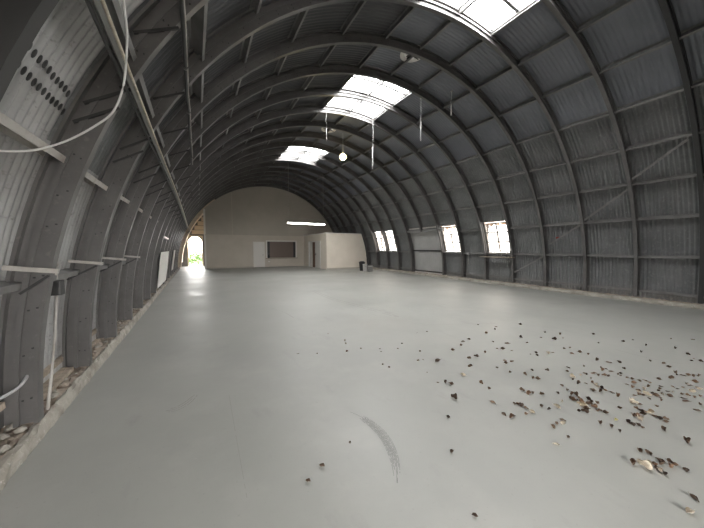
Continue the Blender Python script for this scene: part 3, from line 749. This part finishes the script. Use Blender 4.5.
protos = {c: [leaf_mesh(s * 3 + len(c), c, cu) for s, cu in enumerate((.25, .6, .9))] for c in lm}
used = set()
def put(c, x, y, size, label, group, rz=None, tilt=.25):
    p = random.choice(protos[c]); o = p
    if p.name in used: o = p.copy(); COL.objects.link(o)
    used.add(p.name)
    o.scale = (size, size, size * random.uniform(.8, 1.3)); o.rotation_euler = (random.uniform(-tilt, tilt), random.uniform(-tilt, tilt) * .6, random.uniform(0, 6.28) if rz is None else rz)
    o.location = (x, y, .002 + size * .05); tag(o, label, 'leaf', group)
GB, LB = 'brown leaves littering the floor', 'dead brown leaf among the dry leaf litter scattered over the grey floor'
GP, LP = 'pale leaves littering the floor', 'pale tan dead leaf among the darker leaf litter on the grey floor'
# special ones
for u, v, c, s, lab in ((690, 514, 'pale', .062, 'lone pale curled leaf in the corner of the picture, closest of all to the camera'),
                        (644, 468, 'pale', .085, 'large pale leaf at the edge of the small brown cluster near the lone leaf'),
                        (616, 421, 'yellow', .04, 'small yellow-green leaf between the leaf clusters'),
                        (650, 414, 'pale', .075, 'bright pale leaf lying in the thickest leaf cluster'),
                        (463, 376, 'pale', .07, 'pale leaf lying alone between the scuff mark and the leaf clusters'),
                        (475, 517, 'dark', .035, 'single dark leaf bit alone on the bare floor at the bottom of the picture'),
                        (448, 418, 'dark', .05, 'single small dark leaf lying midway between scuff mark and clusters, higher of two'),
                        (452, 453, 'dark', .04, 'single small dark leaf lying midway between scuff mark and clusters, lower of two'),
                        (438, 362, 'dark', .1, 'dark leaf clump lying alone above the pale lone leaf'),
                        (350, 443, 'dark', .03, 'dark leaf fragment lying inside the curve of the tyre scuff'),
                        (687, 443, 'brown', .075, 'long thin brown leaf by itself beyond the thick cluster')):
    p = on_floor(u, v); put(c, p.x, p.y, s, lab, None)
exact = [  # (u, v, colour) single leaves read off the picture
 (463,342,'dark'),(469,340,'dark'),(461,346,'brown'),(478,325,'dark'),(496,327,'brown'),(495,330,'dark'),(486,334,'brown'),(493,342,'dark'),(507,344,'brown'),(521,338,'dark'),(520,325,'dark'),
 (497,349,'brown'),(503,350,'dark'),(485,353,'brown'),(453,351,'brown'),(469,359,'brown'),(505,361,'rust'),(512,362,'brown'),(506,364,'brown'),(497,368,'dark'),(548,354,'pale'),(537,356,'dark'),
 (532,371,'dark'),(547,371,'dark'),(525,375,'brown'),(533,379,'rust'),(538,380,'brown'),(510,373,'brown'),(481,384,'rust'),(489,389,'brown'),(470,367,'brown'),(476,357,'dark'),(445,383,'dark'),
 (451,385,'brown'),(438,383,'brown'),(454,399,'dark'),(493,403,'rust'),(522,391,'brown'),(529,394,'rust'),(533,394,'brown'),(528,395,'rust'),(542,395,'brown'),(558,394,'dark'),
 (514,404,'brown'),(518,405,'rust'),(522,407,'dark'),(526,409,'brown'),(504,415,'brown'),(511,418,'rust'),(513,417,'dark'),(526,415,'rust'),(532,413,'pale'),(549,410,'dark'),(541,407,'brown'),(557,408,'pale'),
 (556,424,'rust'),(553,428,'rust'),(563,424,'pale'),(563,421,'brown'),(568,438,'brown'),(556,445,'pale'),(564,349,'dark'),(570,348,'brown'),(572,354,'rust'),(580,353,'brown'),(588,355,'brown'),
 (597,361,'dark'),(584,367,'brown'),(568,368,'dark'),(567,372,'brown'),(609,363,'brown'),(619,363,'dark'),(593,335,'dark'),(560,335,'brown'),(554,340,'dark'),(541,338,'brown'),(545,333,'dark'),
 (573,378,'pale'),(581,376,'pale'),(585,374,'brown'),(593,374,'rust'),(598,376,'brown'),(604,376,'rust'),(608,377,'brown'),(603,371,'rust'),(611,372,'brown'),(586,384,'brown'),(592,383,'rust'),
 (596,386,'pale'),(598,388,'pale'),(602,389,'dark'),(600,392,'brown'),(605,391,'rust'),(593,391,'brown'),(612,393,'rust'),(618,397,'rust'),(627,378,'rust'),(632,380,'brown'),(562,386,'brown'),
 (567,391,'brown'),(572,394,'rust'),(570,399,'brown'),(576,396,'brown'),(579,399,'rust'),(574,401,'rust'),(582,403,'rust'),(588,400,'dark'),(591,402,'dark'),(589,405,'brown'),(594,408,'rust'),
 (580,405,'pale'),(583,407,'pale'),(579,412,'dark'),(585,413,'dark'),(587,410,'brown'),(597,411,'rust'),(597,404,'brown'),(627,385,'brown'),(633,388,'rust'),(638,392,'brown'),(634,384,'rust'),
 (645,381,'rust'),(650,383,'rust'),(648,387,'brown'),(644,390,'pale'),(646,394,'pale'),(648,396,'pale'),(652,394,'dark'),(643,396,'dark'),(649,399,'dark'),(656,397,'brown'),(660,398,'brown'),
 (631,403,'pale'),(634,404,'pale'),(640,405,'brown'),(636,409,'rust'),(641,412,'dark'),(643,415,'dark'),(639,418,'rust'),(645,412,'rust'),(634,417,'rust'),(655,417,'brown'),(660,419,'dark'),(666,420,'brown'),
 (666,423,'brown'),(628,423,'dark'),(633,425,'dark'),(640,421,'pale'),(642,428,'brown'),(638,426,'dark'),(669,397,'brown'),(661,387,'dark'),(668,392,'dark'),(659,380,'brown'),(671,379,'brown'),
 (683,376,'brown'),(688,376,'rust'),(693,377,'brown'),(695,383,'rust'),(690,386,'brown'),(697,388,'rust'),(700,390,'pale'),(692,392,'pale'),(688,396,'rust'),(682,395,'brown'),(684,399,'dark'),
 (694,398,'rust'),(700,397,'rust'),(686,402,'brown'),(699,376,'brown'),(669,368,'dark'),(676,374,'brown'),(701,362,'dark'),(688,355,'dark'),(693,340,'brown'),(675,349,'dark'),(663,430,'brown'),
 (620,409,'brown'),(606,414,'brown'),(600,424,'brown'),(620,432,'dark'),(611,427,'brown'),(640,452,'brown'),(648,453,'brown'),(660,461,'brown'),(662,465,'brown'),(655,466,'rust'),(672,468,'rust'),
 (675,466,'rust'),(660,472,'pale'),(664,475,'dark'),(656,469,'brown'),(670,463,'brown'),(686,471,'dark'),(694,499,'dark'),(633,464,'brown'),(700,405,'brown'),(697,411,'brown'),
 (402,344,'dark'),(398,349,'brown'),(380,349,'dark'),(381,352,'dark'),(361,349,'brown'),(383,365,'dark'),(389,368,'brown'),(328,334,'brown'),(345,341,'brown'),(347,352,'brown'),(346,344,'brown'),(298,354,'dark'),
 (417,333,'dark'),(427,332,'brown'),(322,467,'brown'),(308,482,'brown'),(418,361,'brown'),(423,360,'brown'),(427,373,'brown'),(317,354,'brown'),(420,352,'brown')]
for u, v, c in exact:
    p = on_floor(u, v)
    size = random.uniform(.036, .056) if u > 500 and v > 365 else random.uniform(.042, .07)
    if u < 440: size *= .55
    pale = c in ('pale', 'yellow')
    put(c, p.x, p.y, size * (1.35 if pale else 1.1), LP if pale else LB, GP if pale else GB)
for i in range(55):
    u, v = random.choice(((590, 392), (640, 400), (585, 402), (650, 390), (690, 388), (600, 376), (640, 345), (560, 350), (640, 365)))
    u += random.gauss(0, 14 if v > 370 else 34); v += random.gauss(0, 6)
    p = on_floor(u, v); c = random.choice(('dark', 'brown', 'brown', 'rust', 'pale', 'pale') if v > 370 else ('dark', 'brown', 'brown'))
    pale = c == 'pale'; put(c, p.x, p.y, random.uniform(.03, .048), LP if pale else LB, GP if pale else GB)
for c in protos:
    for p in protos[c]:
        if p.name not in used: bpy.data.objects.remove(p)

# ------------------------------------------------------------------ outside
def foliage(name, c, sx, sy, sz, n, m, leaf=.12, parent=None):
    rnd = random.Random(n); bm = bmesh.new()
    for i in range(n):
        d = Vector((rnd.gauss(0, 1), rnd.gauss(0, 1), rnd.gauss(0, 1))).normalized() * rnd.random() ** .4
        p = Vector(c) + Vector((d.x * sx, d.y * sy, d.z * sz)); q = Matrix.Rotation(rnd.uniform(0, 6.28), 3, Vector((rnd.gauss(0, 1), rnd.gauss(0, 1), rnd.gauss(0, 1))).normalized())
        vs = [bm.verts.new(p + q @ Vector(v) * leaf) for v in ((-1, 0, 0), (0, -.5, .1), (1, 0, 0), (0, .5, .1))]; bm.faces.new(vs)
    return obj(name, bm, m, parent)
root = empty('shrub', (.2, 31, -.12)); foliage('foliage', (0, 0, .75), 2.6, .8, .75, 2600, M['hedge'], .09, root)
bm = bmesh.new()
for i in range(7): tube(bm, [(-2 + i * .65, 0, 0), (-2 + i * .65 + random.uniform(-.2, .2), 0, .8)], .025, 6)
obj('stem', bm, M['bark'], root); tag(root, 'bright green shrub outside, seen through the opening at the end of the passage', 'shrub')
for y, x, z, lab in ((14.6, 20.5, 4.0, 'rust-brown tree outside, tinting the top of the window with the shelf'), (19.2, 20.5, 4.0, 'rust-brown tree outside, seen in the window next to the loading door'), (29.5, 20.5, 4.3, 'rust-brown tree outside, seen through the pair of close-set windows')):
    root = empty('autumn_tree', (x, y, -.12))
    foliage('foliage', (0, 0, z), 1.6, 3.0, .62, 2600, M['autumn'], .13, root)
    bm = bmesh.new(); tube(bm, [(0, 0, 0), (.05, 0, 1.5), (.0, .1, z)], .07, 8)
    for a in range(5): tube(bm, [(0, 0, z - .8), (math.cos(a * 1.3) * 1.2, math.sin(a * 1.3) * 1.2, z + .1)], .03, 6)
    obj('trunk', bm, M['bark'], root); tag(root, lab, 'tree', 'trees outside the windows')

# ------------------------------------------------------------------ light
w = bpy.data.worlds.new('world'); S.world = w; w.use_nodes = True
nt = w.node_tree; bg = nt.nodes['Background']; bg.inputs['Color'].default_value = (1, .978, .95, 1); bg.inputs['Strength'].default_value = 5.0
def portal(c, sx, sy, rot):
    l = bpy.data.lights.new('portal', 'AREA'); l.shape = 'RECTANGLE'; l.size = sx; l.size_y = sy; l.cycles.is_portal = True
    o = bpy.data.objects.new('daylight_portal', l); COL.objects.link(o); o.location = c; o.rotation_euler = rot
for a, b in ((0, 2), (4, 6), (9, 11)): portal(P(RS + .12, 90, (yr(a) + yr(b)) / 2), 2.1, (b - a) * BAY, (0, 0, 0))
for k in (4, 6, 10, 11): portal(P(6.47, 16.9, yr(k + .5)), 1.3, 1.2, (0, R_(73), 0))
portal((1.0, YA - .15, 1.15), 1.6, 2.3, (R_(90), 0, 0))
portal((-.14, YB + .2, 1.2), .96, 2.4, (R_(-90), 0, 0))

# ------------------------------------------------------------------ camera
cd = bpy.data.cameras.new('camera'); cam = bpy.data.objects.new('camera', cd); COL.objects.link(cam)
cd.sensor_width = 36; cd.lens = 36 * 280.96 / 704; cd.clip_start = .05; cd.clip_end = 300
cam.location = CAM; cam.rotation_euler = (math.pi / 2 + PIT, 0, -YAW)
S.camera = cam
S.view_settings.view_transform = 'Standard'; S.view_settings.look = 'None'; S.view_settings.gamma = 1; S.view_settings.use_curve_mapping = False
S.view_settings.exposure = 2.77
S.cycles.use_denoising = True
S.cycles.max_bounces = 10; S.cycles.diffuse_bounces = 6; S.cycles.transparent_max_bounces = 12
S.cycles.sample_clamp_indirect = 8
bpy.context.view_layer.update()
